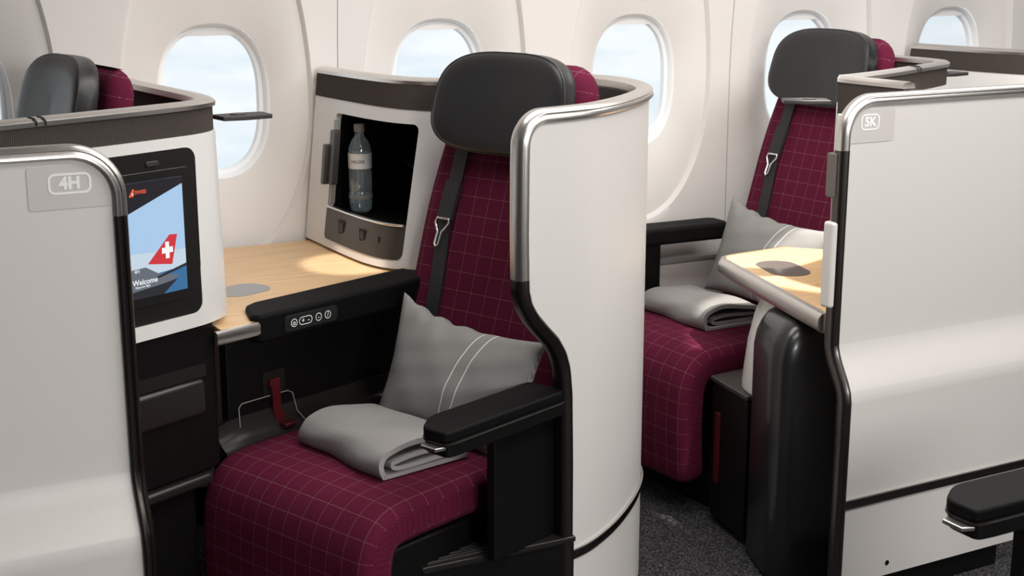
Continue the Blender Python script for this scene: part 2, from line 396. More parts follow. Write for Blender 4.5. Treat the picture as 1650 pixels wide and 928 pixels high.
def winr(th, a=.144, b=.196, e=2.5):
    c, s_ = abs(math.cos(th)), abs(math.sin(th)); return 1 / ((c / a) ** e + (s_ / b) ** e) ** (1 / e)
def rectr(th):
    c, s_ = math.cos(th), math.sin(th); w = PITCHX / 2; r1 = w / abs(c) if abs(c) > 1e-9 else 1e9
    h = (ZT - WZ) if s_ > 0 else (WZ - ZB); r2 = h / abs(s_) if abs(s_) > 1e-9 else 1e9; return min(r1, r2)
angs = [2 * PI * i / 120 for i in range(120)] + [math.atan2(y, x) % (2 * PI) for x in (-PITCHX / 2, PITCHX / 2) for y in (ZT - WZ, ZB - WZ)]
angs = sorted(angs); nA = len(angs)
for n_ in range(-3, 8):
    cx = WX0 + PITCHX * n_; base = len(V); nr = 0
    rows = []
    for f in lin(0, 1, 9): rows.append(('d', f))
    rows += [('s', 1.000), ('s', 1.022), ('s', 1.03)]
    for f in (0.03, .12, .3, .5, .7, .85, 1): rows.append(('o', f))
    for kind, f in rows:
        for th in angs:
            rc, rw, rx = crease(th), winr(th), rectr(th); rc = min(rc, rx * .97)
            if kind == 'd': r_ = rw + (rc - rw) * f; dep = .014 + .036 * (1 - f) ** 1.6
            elif kind == 's': r_ = min(rc * f, rx * .985); dep = {1.0: .014, 1.022: .002, 1.03: 0.0}[f]
            else: r0 = min(rc * 1.03, rx * .985); r_ = r0 + (rx - r0) * f; dep = 0
            x = cx + r_ * math.cos(th); z_ = WZ + r_ * math.sin(th)
            V.append((x, wally(z_) + dep, z_))
    for j in range(len(rows) - 1):
        for i in range(nA): Fc.append((base + j * nA + i, base + j * nA + (i + 1) % nA, base + (j + 1) * nA + (i + 1) % nA, base + (j + 1) * nA + i))
wall = mk('wall_back', V, Fc, M['wall'], smooth=35); structure(wall, 'cream curved cabin sidewall with window recesses')
for k_, x in enumerate((WX0 + PITCHX / 2, WX0 + 2.5 * PITCHX, WX0 + 4.5 * PITCHX)):
    zz = lin(.0, 2.15, 40)
    structure(sweep('trim_%d' % (k_ + 2), [(x, wally(z_), z_) for z_ in zz], [(0, -1, 0)] * 40, [(-.003, -.0014), (.0006, -.0010), (.0006, .0010), (-.003, .0014)], M['greyp']), 'thin seam strip between sidewall panels')
structure(box('baseboard_back', (2.0, 3.40, .05), (12, .03, .10), M['black']))
for n_ in range(-3, 8):
    cx = WX0 + PITCHX * n_; w = empty('window_%d' % (n_ + 4), (cx, WY, WZ), 0, True); structure(w, 'rounded cabin window')
    A = [2 * PI * i / 64 for i in range(64)]; V = []; Fc = []
    for off, y in ((.0, .048), (-.006, .052), (-.010, .066), (-.020, .070), (-.022, .085)):
        for a in A: r_ = winr(a) + off; V.append((r_ * math.cos(a), y, r_ * math.sin(a)))
    for j in range(4):
        for i in range(64): Fc.append((j * 64 + i, j * 64 + (i + 1) % 64, (j + 1) * 64 + (i + 1) % 64, (j + 1) * 64 + i))
    mk('window_frame', V, Fc, M['wring'], w, smooth=50)
    V = [((winr(a) - .018) * math.cos(a), .078, (winr(a) - .018) * math.sin(a)) for a in A]
    mk('window_pane', V, [tuple(range(64))], M['pane'], w, smooth=0)
    zc = winr(PI / 2) - .038; pts = [a for a in A if (winr(a) - .016) * math.sin(a) > zc]
    V = [((winr(a) - .016) * math.cos(a), .060, (winr(a) - .016) * math.sin(a)) for a in pts]; xr = V[0][0]
    Vt = [(x, y + d, z_) for d in (0, .005) for (x, y, z_) in V]; q = len(V)
    mk('window_shade', Vt, [tuple(range(q)), tuple(range(2 * q - 1, q - 1, -1))] + [(i, (i + 1) % q, q + (i + 1) % q, q + i) for i in range(q)], M['ceil'], w, smooth=0)

# ================================================================== AISLE PANELS
def kink(z_):
    t_ = min(1, max(0, (.625 - z_) / .125)); return .05 * t_ * t_ * (3 - 2 * t_)
RIMCS = [(-.020, -.003), (-.018, .010), (-.010, .016), (.004, .017), (.013, .013), (.0155, .009), (.0135, .0065), (.0155, .004), (.0165, -.002), (.013, -.006)]
def plate_with_number(panel, plan, ua, ub, za, zb, txt, sgn, prof=lambda z: 0, cu=None, cz=None, w=.062, h=.030, fs=.026):
    uc = (ua + ub) / 2
    o = plan.at(uc, .0, (za + zb) / 2); nx = plan.nrm(uc); tx = Vector((-nx.y, nx.x, 0))
    fr = frame(o, tx, (0, 0, 1), nx)
    pl_ = prism('seat_number_plate', rr(ub - ua, zb - za, .006, 4), .0, .0014, M['plate'], panel, fr, bevel=.0005, seg=2)
    f2 = frame(plan.at(cu, .0016, cz), tx, (0, 0, 1), nx)
    outline_ring('number_outline', w, h, h * .33, .0036, f2, M['mark'], pl_)
    text('seat_number', txt, fs, lambda a, b, c: f2(a, b, .0006), M['mark'], pl_, bold=.0012)
    return pl_
# --- 4H panel (foreground left)
pA = Plan([(-1.2, 2.22), (-.4, 2.22), (.2, 2.22), (.51, 2.22)])
endA = pA.len; cz = corner(1.15, .07)
root = empty('suite_door', (-.3, 2.22, 0)); tag(root, 'pale grey aisle door with metal rim marked 4H', 'door')
Z = zrows(.06, 1.15, .07, (.5, .52, .54, .56, .58, .6, .62))
pa = slab('door_panel', pA, lambda z_: 0, lambda z_: endA - .016 - cz(z_), .06, 1.15, M['white'], .026, kink, root, zs=Z, nu=30)
path = []; nrm = []
for u in lin(0, endA - .086, 20): path.append(pA.at(u, 0, 1.15)); nrm.append((0, -1, 0))
for i in range(1, 13):
    a = R(90 * i / 12); path.append(pA.at(endA - .086 + .07 * math.sin(a), 0, 1.08 + .07 * math.cos(a))); nrm.append((0, -1, 0))
for z_ in reversed(Z):
    if z_ < 1.079: path.append(pA.at(endA - .016, kink(z_), z_)); nrm.append((0, -1, 0))
paint_dark_reflection(sweep('door_rim', path, nrm, [(x - .005, y) for x, y in RIMCS], M['rim'], root), 1.06, M['trim_rimshade'])
sweep('trim_line', [pA.at(u, .05, .25) for u in lin(0, endA - .02, 20)], [(0, -1, 0)] * 20, [(-.003, -.009), (.003, -.009), (.003, .009), (-.003, .009)], M['trim_rimshade'], root)
box('base_plinth', (-.3, 2.20, .035), (1.5, .05, .07), M['black'], root, bevel=.004)
plate_with_number(root, pA, 1.20 + .360, endA - .018, 1.066, 1.134, '4H', 1, cu=1.20 + .424, cz=1.106, w=.066, h=.033, fs=.026)
# --- 5K panel (right)
X5 = 2.018
pB = Plan([(X5, 2.25), (2.4, 2.25), (3.2, 2.25), (4.4, 2.25)])
root = empty('suite_door', (3.2, 2.25, 0)); tag(root, 'large pale suite panel with metal rim marked 5K', 'door')
Z = zrows(.062, 1.15, .07, (.5, .52, .54, .56, .58, .6, .62)); cz = corner(1.15, .07)
slab('door_panel', pB, lambda z_: .016 + cz(z_), lambda z_: 2.38, .062, 1.15, M['white'], .026, kink, root, zs=Z, nu=40)
path = []; nrm = []
for z_ in Z:
    if z_ < 1.079: path.append(pB.at(.016, kink(z_), z_))
for i in range(0, 13):
    a = R(90 * i / 12); path.append(pB.at(.016 + .07 - .07 * math.cos(a), 0, 1.08 + .07 * math.sin(a)))
for u in lin(.12, 2.38, 24): path.append(pB.at(u, 0, 1.15))
paint_dark_reflection(sweep('door_rim', path, [(0, -1, 0)] * len(path), [(x - .005, y) for x, y in RIMCS], M['rim'], root), 1.06, M['trim_rimshade'])
sweep('trim_line', [pB.at(u, .05, .258) for u in lin(.02, 2.38, 20)], [(0, -1, 0)] * 20, [(-.003, -.010), (.003, -.009), (.0045, .0), (.003, .009), (-.003, .010)], M['trim_rimshade'], root)
sweep('trim_highlight', [pB.at(u, .0535, .270) for u in lin(.02, 2.38, 20)], [(0, -1, 0)] * 20, [(-.002, -.0015), (.0015, -.0015), (.0015, .0015), (-.002, .0015)], M['rim'], root)
box('base_plinth', (2.31, 2.235, .03), (.50, .04, .06), M['black'], root, bevel=.004)
plate_with_number(root, pB, .020, .150, 1.062, 1.134, '5K', 1, cu=.080, cz=1.106, w=.052, h=.035, fs=.027)
lathe_s = prism('screw_hole', [(.006 * math.cos(a), .006 * math.sin(a)) for a in lin(0, 2 * PI, 13)[:-1]], .0, .0008, M['black'], root, frame(pB.at(.165, .0505, .092), (1, 0, 0), (0, 0, 1), (0, -1, 0)))
prism('hinge_tab', rr(.10, .08, .008, 4), .0, .0012, M['plate'], root, frame(pB.at(.70, 0, 1.11), (1, 0, 0), (0, 0, 1), (0, -1, 0)), bevel=.0004, seg=2)
# inner jamb with its brown pull and grey cover
box('inner_jamb', (2.034, 2.262, .975), (.010, .030, .30), M['white2'], root, bevel=.003)
box('door_pull', (2.020, 2.268, .995), (.018, .026, .095), M['cupdk'], root, bevel=.003)
box('jamb_cover', (2.020, 2.262, .80), (.024, .034, .19), M['white'], root, bevel=.007)

# ================================================================== MAIN SEAT SHELL
root = empty('seat_shell', (1.55, 2.5, 0)); tag(root, 'rounded white privacy shell with silver rim wrapped around the front centre seat', 'seat shell')
SP = Plan([(1.243, 2.250), (1.30, 2.262), (1.386, 2.283), (1.446, 2.306), (1.529, 2.358), (1.615, 2.428), (1.70, 2.512), (1.765, 2.60), (1.803, 2.70), (1.812, 2.80), (1.79, 2.89), (1.72, 2.965), (1.60, 2.985), (1.50, 2.96)])
US = [(1.20, .0), (.94, -.002), (.83, .0), (.80, .008), (.775, .025), (.75, .048), (.72, .078), (.69, .098), (.655, .110), (.60, .116), (.45, .120), (.0, .122)]
def ushape(z_):
    for (za, ua), (zb, ub) in zip(US, US[1:]):
        if zb <= z_ <= za:
            f = (za - z_) / (za - zb); return ua + (ub - ua) * f
    return 0
cz = corner(1.155, .05); e_ = .014
Z = zrows(.02, 1.155, .05, [.6 + .012 * i for i in range(22)])
slab('shell_panel', SP, lambda z_: e_ + ushape(z_) + cz(z_), lambda z_: SP.len, .02, 1.155, M['white'], .028, parent=root, zs=Z, nu=110)
path = []; nrm = []
for z_ in Z:
    if z_ < 1.105: u = e_ + ushape(z_); path.append(SP.at(u, 0, z_)); nrm.append(SP.nrm(u))
for i in range(0, 11):
    a = R(90 * i / 10); u = e_ + .05 - .05 * math.cos(a); path.append(SP.at(u, 0, 1.105 + .05 * math.sin(a))); nrm.append(SP.nrm(u))
for u in lin(.09, SP.len, 110): path.append(SP.at(u, 0, 1.155)); nrm.append(SP.nrm(u))
paint_dark_reflection(sweep('shell_rim', path, nrm, [(x * 1.15 - .009, y * 1.15) for x, y in RIMCS], M['rim'], root), .85, M['trim_rimshade'])
us = lin(.13, SP.len * .72, 90)
sweep('trim_highlight', [SP.at(u, .005, .2615) for u in us], [SP.nrm(u) for u in us], [(-.004, -.0015), (.001, -.0015), (.001, .0015), (-.004, .0015)], M['rim'], root)
sweep('trim_line', [SP.at(u, 0, .25) for u in us], [SP.nrm(u) for u in us], [(-.003, -.010), (.003, -.0095), (.006, 0), (.003, .0095), (-.003, .010)], M['trim_rimshade'], root)
slab('fabric_band', SP, lambda z_: .14, lambda z_: SP.len - .03, 1.06, 1.148, M['band'], .006, parent=root, nz=4, nu=90, inset=.029)

# ================================================================== STORAGE CABINET
def cabinet(ox, oy, full=True):
    root = empty('storage_cabinet', (1.3 + ox, 3.2 + oy, .73))
    def T(P): return [(x + ox, y + oy) for x, y in P]
    bot = Plan(T([(1.238, 3.40), (1.240, 3.2), (1.246, 3.06), (1.262, 2.975), (1.295, 2.925), (1.35, 2.902), (1.50, 2.90)]))
    top = Plan(T([(1.282, 3.385), (1.296, 3.22), (1.312, 3.09), (1.338, 2.985), (1.385, 2.915), (1.44, 2.895), (1.56, 2.90)]))
    def at(f, z_, off=0):
        k = min(1, max(0, (z_ - .735) / .44)); a = bot.at(bot.len * f, off); b = top.at(top.len * f, off); p_ = a.lerp(b, k); p_.z = z_; return p_
    def nr(f): return bot.nrm(bot.len * f).lerp(top.nrm(top.len * f), .5).normalized()
    def sl(name, f0, f1, z0, z1, m, th, inset=0, nz=14, nu=70):
        V = []; UV = []; Fc = []; zs = lin(z0, z1, nz)
        for side in (0, 1):
            for z_ in zs:
                for i in range(nu): f = f0 + (f1 - f0) * i / (nu - 1); V.append(at(f, z_, -inset - side * th)); UV.append((f * .7, z_))
        k = nu * nz
        for j in range(nz - 1):
            for i in range(nu - 1): q = j * nu + i; Fc += [(q, q + 1, q + nu + 1, q + nu), (k + q, k + q + nu, k + q + nu + 1, k + q + 1)]
        T_ = (nz - 1) * nu
        for i in range(nu - 1): Fc += [(i, k + i, k + i + 1, i + 1), (T_ + i, T_ + i + 1, k + T_ + i + 1, k + T_ + i)]
        for j in range(nz - 1): a = j * nu; b = a + nu - 1; Fc += [(a, a + nu, k + a + nu, k + a), (b, k + b, k + b + nu, b + nu)]
        return mk(name, V, Fc, m, root, smooth=40, uv=UV)
    body = sl('cabinet_body', 0, 1, .737, 1.115, M['white2'], .016)
    sl('fabric_band', 0, 1, 1.105, 1.162, M['band'], .012, inset=-.0015, nz=5)
    fs = lin(0, 1, 60)
    sweep('cabinet_rim', [at(f, 1.166, 0) for f in fs], [nr(f) for f in fs], [(-.040, -.004), (-.036, .008), (-.02, .012), (-.004, .010), (.003, .004), (.003, -.004)], M['rim'], root)
    return root, at, nr, body, sl
CUT = dict(f0=.205, f1=.80, z0=.80, z1=1.075)
root, cat_, cnr, body, sl = cabinet(0, 0)
tag(root, 'white curved storage cabinet with open dark compartment beside the front centre seat', 'cabinet')
def cutter(f0, f1, z0, z1, r, o1=.03, o2=-.04):
    w = (f1 - f0) * .66; h = z1 - z0; P = rr(w, h, r, 5); P2 = []
    for i in range(len(P)):
        a, b = P[i], P[(i + 1) % len(P)]; d = math.hypot(a[0] - b[0], a[1] - b[1]); q = max(1, int(d / .015))
        for j in range(q): P2.append((a[0] + (b[0] - a[0]) * j / q, a[1] + (b[1] - a[1]) * j / q))
    g = lambda a, b, off: cat_((f0 + f1) / 2 + a / .66, (z0 + z1) / 2 + b, off); n = len(P2)
    # a grid between the two boundary loops keeps the caps on the curve
    V = []; Fc = []; ring = 6
    for off in (o1, o2):
        for k in range(ring):
            s_ = 1 - k / (ring - .0)
            for a, b in P2: V.append(g(a * s_, b * s_, off))
    for L_ in (0, 1):
        B0 = L_ * ring * n
        for k in range(ring - 1):
            for i in range(n): Fc.append((B0 + k * n + i, B0 + k * n + (i + 1) % n, B0 + (k + 1) * n + (i + 1) % n, B0 + (k + 1) * n + i))
        Fc.append(tuple(B0 + (ring - 1) * n + i for i in range(n)))
    for i in range(n): Fc.append((i, (i + 1) % n, ring * n + (i + 1) % n, ring * n + i))
    return V, Fc
def cutobj(*a, **k):
    V, Fc = cutter(*a, **k); return mk('cut', V, Fc, M['black'])
CF0, CF1, CZ0, CZ1 = .185, .700, .757, 1.072
old = body.data; bpy.data.objects.remove(body); bpy.data.meshes.remove(old)
def body_with_hole():
    f0, f1, z0, z1 = 0, 1, .737, 1.115; hc, hz = (CF0 + CF1) / 2, (CZ0 + CZ1) / 2; K = .66
    hw, hh = (CF1 - CF0) / 2 * K, (CZ1 - CZ0) / 2; r = .016; n = 192; V = []; Fc = []
    hole = []; outer = []
    P = rr(2 * hw, 2 * hh, r, 6); Q = []
    for i in range(len(P)):
        a, b = P[i], P[(i + 1) % len(P)]; d = math.hypot(a[0] - b[0], a[1] - b[1]); q = max(1, int(d / .012))
        for j in range(q): Q.append((a[0] + (b[0] - a[0]) * j / q, a[1] + (b[1] - a[1]) * j / q))
    L0, L1, B0, B1 = (f0 - hc) * K, (f1 - hc) * K, z0 - hz, z1 - hz
    for a, b in Q:      # push each hole point straight out to the outer edge, corners fanned
        sx = (L1 if a > 0 else L0) / (hw if a > 0 else -hw); sz = (B1 if b > 0 else B0) / (hh if b > 0 else -hh)
        ua, ub = abs(a) / hw, abs(b) / hh; m_ = max(ua, ub)
        outer.append(((a / m_) * sx, (b / m_) * sz))
    n = len(Q); RG = 9
    for off in (0, -.016):
        for k in range(RG):
            t_ = k / (RG - 1)
            for (a, b), (c, d) in zip(Q, outer): x, y = a + (c - a) * t_, b + (d - b) * t_; V.append(cat_(min(1, max(0, hc + x / K)), hz + y, off))
    S_ = RG * n
    for k in range(RG - 1):
        for i in range(n):
            p0, p1 = k * n + i, k * n + (i + 1) % n; Fc.append((p0, p1, p1 + n, p0 + n)); Fc.append((S_ + p0, S_ + p0 + n, S_ + p1 + n, S_ + p1))
    for i in range(n):
        j = (i + 1) % n; Fc.append((i, S_ + i, S_ + j, j)); e = (RG - 1) * n; Fc.append((e + i, e + j, S_ + e + j, S_ + e + i))
    return mk('cabinet_body', V, Fc, M['white2'], root, smooth=40)
body = body_with_hole()
# socket panel with rounded lower corners, curved with the front
V, Fc = cutter(CF0 + .002, CF1 - .002, CZ0 + .001, .839, .012, o1=.002, o2=-.012)
sp_ = mk('socket_panel', V, Fc, M['char'], root, smooth=40)
fs = lin(CF0 + .01, CF1 - .01, 40)
tube('panel_lip', [cat_(f, .838, .001) for f in fs], .003, M['chrome'], root)
def on_panel(f, z_, d=.0025):
    n_ = cnr(f); return frame(cat_(f, z_, d), Vector((-n_.y, n_.x, 0)), (0, 0, 1), n_)
for f, w, h in ((.335, .032, .036), (.50, .026, .030)):
    s_ = prism('power_socket', rr(w, h, .003, 4), -.002, .0015, M['black'], sp_, on_panel(f, .800))
    prism('socket_insert', rr(w * .55, h * .6, .002, 3), .0015, .0025, M['grille'], s_, on_panel(f, .800))
prism('usb_port', rr(.006, .014, .002, 3), -.002, .001, M['black'], sp_, on_panel(.60, .800))
# dark interior
inb = [(1.265, 3.305), (1.272, 3.10), (1.29, 2.99), (1.325, 2.945), (1.42, 2.93), (1.58, 2.98), (1.58, 3.305)]
Vt = [(x + (.045 if z_ > 1 and x < 1.5 else 0), y, z_) for z_ in (.822, 1.09) for x, y in inb]; q = len(inb)
mk('cabinet_interior', Vt, [tuple(range(q)), tuple(range(2 * q - 1, q - 1, -1)), (4, 5, q + 5, q + 4), (5, 6, q + 6, q + 5), (6, 0, q, q + 6), (3, 4, q + 4, q + 3)], M['blackpad'], root, smooth=0)
prism('inner_shelf', [(1.45, 3.30), (1.36, 2.97), (1.43, 2.95), (1.57, 2.99), (1.57, 3.30)], .958, .963, M['blackgloss'], root)
# door folded back on the left edge, with its brushed latch
fd = lambda a, b, c: cat_(CF0 + a, b, c)
prism('door_edge', rr(.008, .21, .003, 3), -.006, .006, M['greyp'], root, frame(cat_(.200, .95, -.004), (0, -1, 0), (0.1, 0, 1), (-1, 0, 0)))
ph = prism('cabinet_latch', rr(.030, .135, .006, 4), -.008, .008, M['char'], root, frame(cat_(.228, .965, .008), (0, -1, 0), (0.1, 0, 1), (-1, 0, 0)), bevel=.001)
prism('latch_pull', rr(.018, .100, .006, 4), -.008, .012, M['char'], ph, frame(cat_(.190, .945, .012), (0, -1, 0), (0.1, 0, 1), (-1, 0, 0)), bevel=.001)
box('cabinet_back', (1.52, 3.385, .93), (.44, .02, .40), M['white2'], root)
# water bottle in the compartment
bx, by, bz = 1.325, 3.225, .8235
root = empty('water_bottle', (bx, by, bz), 0, True); tag(root, 'clear plastic water bottle with white label standing in the open cabinet', 'bottle')
lathe('bottle_body', [(.0, .004), (.018, .0), (.026, .006), (.029, .02), (.029, .05), (.0275, .055), (.029, .06), (.029, .10), (.0285, .13), (.029, .15), (.0275, .165), (.021, .18), (.0125, .192), (.011, .20), (.011, .205)], M['bottle'], root, k=28)
lathe('bottle_cap', [(.0, .222), (.0125, .222), (.0135, .219), (.0135, .203), (.0, .203)], M['greyp'], root, k=28)
lb = lathe('bottle_label', [(.0292, .112), (.0297, .112), (.0297, .150), (.0292, .150)], M['mark'], root, k=28)
lathe('neck_band', [(.0293, .036), (.0298, .036), (.0298, .046), (.0293, .046)], M['greyp'], root, k=28)
V, Fc = text_mesh('VALSER', .011, .0002)
me_V = []
for x, y, _ in V:
    a = R(-125) + x / .0299; me_V.append((.0299 * math.cos(a), .0299 * math.sin(a), .130 + y))
mk('label_lettering', me_V, Fc, M['cupdk'], lb, smooth=0)

# ================================================================== SIDE CONSOLE (window side of the main seat)
SE = R(20.4); cs_, sn_ = math.cos(SE), math.sin(SE)
def W(s_, t_, z_=0, O=(1.0, 2.45)): return Vector((O[0] + s_ * cs_ - t_ * sn_, O[1] + s_ * sn_ + t_ * cs_, z_))
root = empty('side_console', (1.0, 3.0, 0)); tag(root, 'dark side console with light wooden top between front centre seat and sidewall', 'console')
A = W(-.158, .235); B = W(.40, .235); C = W(.50, .30)
poly = [(A.x, A.y), (B.x, B.y), (C.x, C.y), (1.75, 3.05), (1.75, 3.39), (.76, 3.39), (.76, 2.80)]
prism('wooden_top', poly, .712, .730, M['wood'], root, bevel=.0015)
sweep('metal_edge', [W(s_, .233, .716) for s_ in lin(-.174, .44, 12)], [Vector((sn_, -cs_, 0))] * 12, [(-.004, -.014), (.003, -.014), (.006, -.010), (.006, .009), (.003, .0138), (-.004, .0138)], M['rim'], root)
frc = frame((.912, 2.925, .7302), (cs_, sn_, 0), (-sn_, cs_, 0), (0, 0, 1))
def almond(L_, w_, n=20):
    P = [(L_ * math.cos(a), w_ * math.sin(a) * (1 - .25 * abs(math.cos(a)) ** 2)) for a in lin(0, 2 * PI, 2 * n + 1)[:-1]]; return P
def lens(w, h, r): return rr(w, h, r, 8)
lp = [(a - b * .0, b) for a, b in lens(.125, .10, .042)]
prism('recess_lid', lp, -.002, .001, M['cup'], root, frc)
# armrest with controls
frs = lambda a, b, c: W(a, b, c)
def pad_arm(name, s0, s1, t0, t1, z0, z1, m, parent, r=.02, taper=None):
    P = [(s0, t0 + .02), (s0 + .012, t0), (s1, t0), (s1, t1), (s0 + .075, t1), (s0 + .045, t1 - .012)]
    return prism(name, P, z0, z1, m, parent, frs, bevel=.009, seg=4)
arm = pad_arm('console_armrest', -.078, .44, .224, .330, .684, .744, M['blackpad'], root)
N_ = Vector((sn_, -cs_, 0)); T_ = Vector((cs_, sn_, 0))
fcp = frame(W(.065, .2228, .713), T_, (0, 0, 1), N_)
cp = prism('control_panel', rr(.145, .034, .010, 6), -.001, .0012, M['blackgloss'], arm, fcp, bevel=.0006)
def fcpo(dx): return frame(W(.065 + dx, .2228, .713) + N_ * .0014, T_, (0, 0, 1), N_)
for dx, w in ((-.048, .017), (-.017, .036), (.0185, .017), (.044, .017)):
    outline_ring('control_button', w, .0175, .0085, .0016, fcpo(dx), M['mark'], cp)
for dx, sym in ((-.048, 'o'), (-.024, '+'), (-.009, '-'), (.0185, '-'), (.044, '/')):
    text('button_symbol', sym, .014, (lambda f: (lambda a, b, c: f(a, b, .0008)))(fcpo(dx)), M['mark'], cp, bold=.0003)
# console face, lower ledge
prism('console_side', [(W(-.14, .262).x, W(-.14, .262).y), (W(.46, .262).x, W(.46, .262).y), (W(.46, .30).x, W(.46, .30).y), (W(-.14, .30).x, W(-.14, .30).y)], .69, .708, M['grille'], root)
cf = prism('console_face', [(-.075, .335), (.45, .335), (.45, .36), (-.075, .36)], .10, .70, M['black'], root, frs, bevel=.004)
# ledge sweeping up the face
Pl = [(.300, .392), (.300, .452), (.316, .462), (.328, .478), (.334, .50), (.345, .50), (.345, .392)]
V = []; ss = lin(-.11, .45, 30)
for s_ in ss:
    k = max(0, (s_ - .18) / .27); k2 = max(0, (-.06 - s_) / .05)
    for t_, z_ in Pl: V.append(W(s_, t_ - .03 * k * k, z_ - .01 * k2))
q = len(Pl); Fc = [(i * q + j, i * q + (j + 1) % q, (i + 1) * q + (j + 1) % q, (i + 1) * q + j) for i in range(29) for j in range(q)] + [tuple(range(q)), tuple(range(29 * q, 30 * q))]
ld = mk('console_ledge', V, Fc, M['dkgloss'], root, smooth=60)
# latch cover outline on the ledge, red pull strap in its slot
tube('cover_seam', [W(-.052, .3275, .478), W(-.050, .3325, .520), W(-.040, .334, .527), W(.085, .334, .527), W(.098, .3335, .52), W(.105, .3275, .478), W(.112, .303, .4545)], .0012, M['greyp'], root, up=(.3, -.9, .3))
prism('strap_slot', rr(.060, .050, .006, 4), -.002, .0015, M['bezel'], root, frame(W(.048, .3345, .556), T_, (0, 0, 1), N_))
st_ = prism('red_pull_strap', [(.013, .020), (-.014, .020), (-.016, .006), (-.011, -.004), (-.008, -.055), (.0, -.080), (.020, -.080), (.024, -.066), (.013, -.055), (.012, -.005)], .002, .012, M['red'], root, frame(W(.045, .334, .546), T_, (0, 0, 1), N_), bevel=.002)
prism('strap_foot', rr(.034, .030, .006, 4), 0, .010, M['red'], st_, frame(W(.062, .310, .458), T_, (-N_), (0, 0, 1)), bevel=.003)

# ================================================================== SEAT BUILDER (local x to the back, y to the window)
def make_seat(loc, rz, label, belt=True, ext=0, bth=.085, armrest=True, tc_=.05, reclined=0, apron=.1, window_arm=False):
    root = empty('passenger_seat', (loc[0], loc[1], 0), rz, True); tag(root, label, 'seat')
    # cushion with an apron rolling over the front
    sp = [(.40, .452), (.25, .452), (.05, .452), (-.07, .451), (-.125, .440), (-.165, .405), (-.185, .35), (-.19, .25), (-.185, .15), (-.18, .09)]
    sp = [(x - (ext if x < .1 else 0), z_) for x, z_ in sp]
    pad('seat_cushion', sp[::-1], M['maroon'], root, lambda v: .250, lambda v: .085, r=.028, tc_=tc_ + .005, rend=.03, bulge=.006)
    prism('seat_base', [(-.10, tc_ - .225), (.47, tc_ - .225), (.47, tc_ + .24), (-.10, tc_ + .24)], .0, .36, M['black'], root, bevel=.01)
    # backrest
    bk = [(.302, .43), (.325, .53), (.357, .63), (.392, .735), (.43, .86), (.468, .985), (.50, 1.09), (.515, 1.16), (.532, 1.232)]
    pad('backrest', bk, M['maroon'], root, lambda v: .225 - .06 * max(0, (v - .5) / .5) ** 2, lambda v: bth, r=.04, tc_=tc_ - .006, rend=.05, bulge=.004)
    # headrest
    A = 20; B_ = 28; rings = []
    def sup(a, e=3.2): c, s_ = math.cos(a), math.sin(a); return (abs(c) ** (2 / e)) * (1 if c > 0 else -1), (abs(s_) ** (2 / e)) * (1 if s_ > 0 else -1)
    zc, hh, hwid = 1.142, .106, .183; k = 56; V = []; Fc = []
    layers = [(-.5, .0), (-.5, .45), (-.5, .72), (-.485, .86), (-.42, .945), (-.36, .985), (-.30, 1.0), (-.27, 1.012), (-.24, 1.0), (.1, 1.0), (.38, .985), (.47, .94), (.5, .86), (.5, 0.0)]
    th = .050
    for d, s_ in layers:
        for j in range(k):
            cx, sz = sup(2 * PI * j / k); y = cx * hwid * s_ ; z_ = sz * hh * s_
            y *= (1 - .05 * (z_ / hh)); wrap = -.022 * (y / hwid) ** 2 if d < 0 else -.012 * (y / hwid) ** 2
            x = .478 + d * th + wrap + .22 * z_ - .0
            V.append((x, tc_ - .012 + y, zc + z_))
    for i in range(len(layers) - 1):
        for j in range(k): Fc.append((i * k + j, i * k + (j + 1) % k, (i + 1) * k + (j + 1) % k, (i + 1) * k + j))
    h = mk('headrest', V, Fc, M['leather'], root, smooth=75)
    P = []
    for j in range(k):
        cx, sz = sup(2 * PI * j / k); y = cx * hwid * 1.006; z_ = sz * hh * 1.006; y *= (1 - .05 * (z_ / hh))
        P.append((.478 - .27 * th - .022 * (y / hwid) ** 2 + .22 * z_, tc_ - .012 + y, zc + z_))
    tube('headrest_piping', P, .0022, M['leather'], h, closed=True, up=(1, 0, 0))
    if belt:
        def face(t_, z_):      # strap lies just off the backrest face
            for (xa, za), (xb, zb) in zip(bk, bk[1:]):
                if za <= z_ <= zb: f = (z_ - za) / (zb - za); return Vector((xa + (xb - xa) * f - .012, t_, z_))
            return Vector((.30, t_, z_))
        pts = [(.162, 1.07), (.165, 1.02), (.167, .965), (.174, .90), (.174, .84), (.169, .79), (.165, .73), (.162, .66), (.160, .60), (.158, .52)]
        path = catmull([face(*p_) for p_ in pts], 4); nb = len(path)
        b = sweep('shoulder_belt', path, [(-1, 0, .3)] * nb, [(-.0015, -.019), (.0015, -.019), (.0015, .019), (-.0015, .019)], M['belt'], root)
        pts = [(.167, .962), (.171, .925), (.175, .880)]
        path = catmull([face(*p_) - Vector((.004, 0, 0)) for p_ in pts], 4)
        sweep('belt_keeper', path, [(-1, 0, .3)] * len(path), [(-.004, -.023), (.004, -.021), (.004, .021), (-.004, .023)], M['belt'], b)
        o = face(.176, .868) - Vector((.008, 0, 0))
        f = frame(o, (0, 1, 0), (.30, -.12, 1), (-1, 0, 0))
        tube('belt_hook', [f(-.018, .014), f(-.020, .004), f(-.012, -.008), f(-.006, -.016), f(-.006, -.042), f(0, -.048), f(.006, -.042), f(.006, -.016), f(.012, -.008), f(.020, .004), f(.018, .014)], .0028, M['chrome'], b, closed=True, up=(-1, 0, .3))
    return root
seatA = make_seat((1.0, 2.45), SE, 'maroon checked seat with black leather headrest inside the rounded white shell')
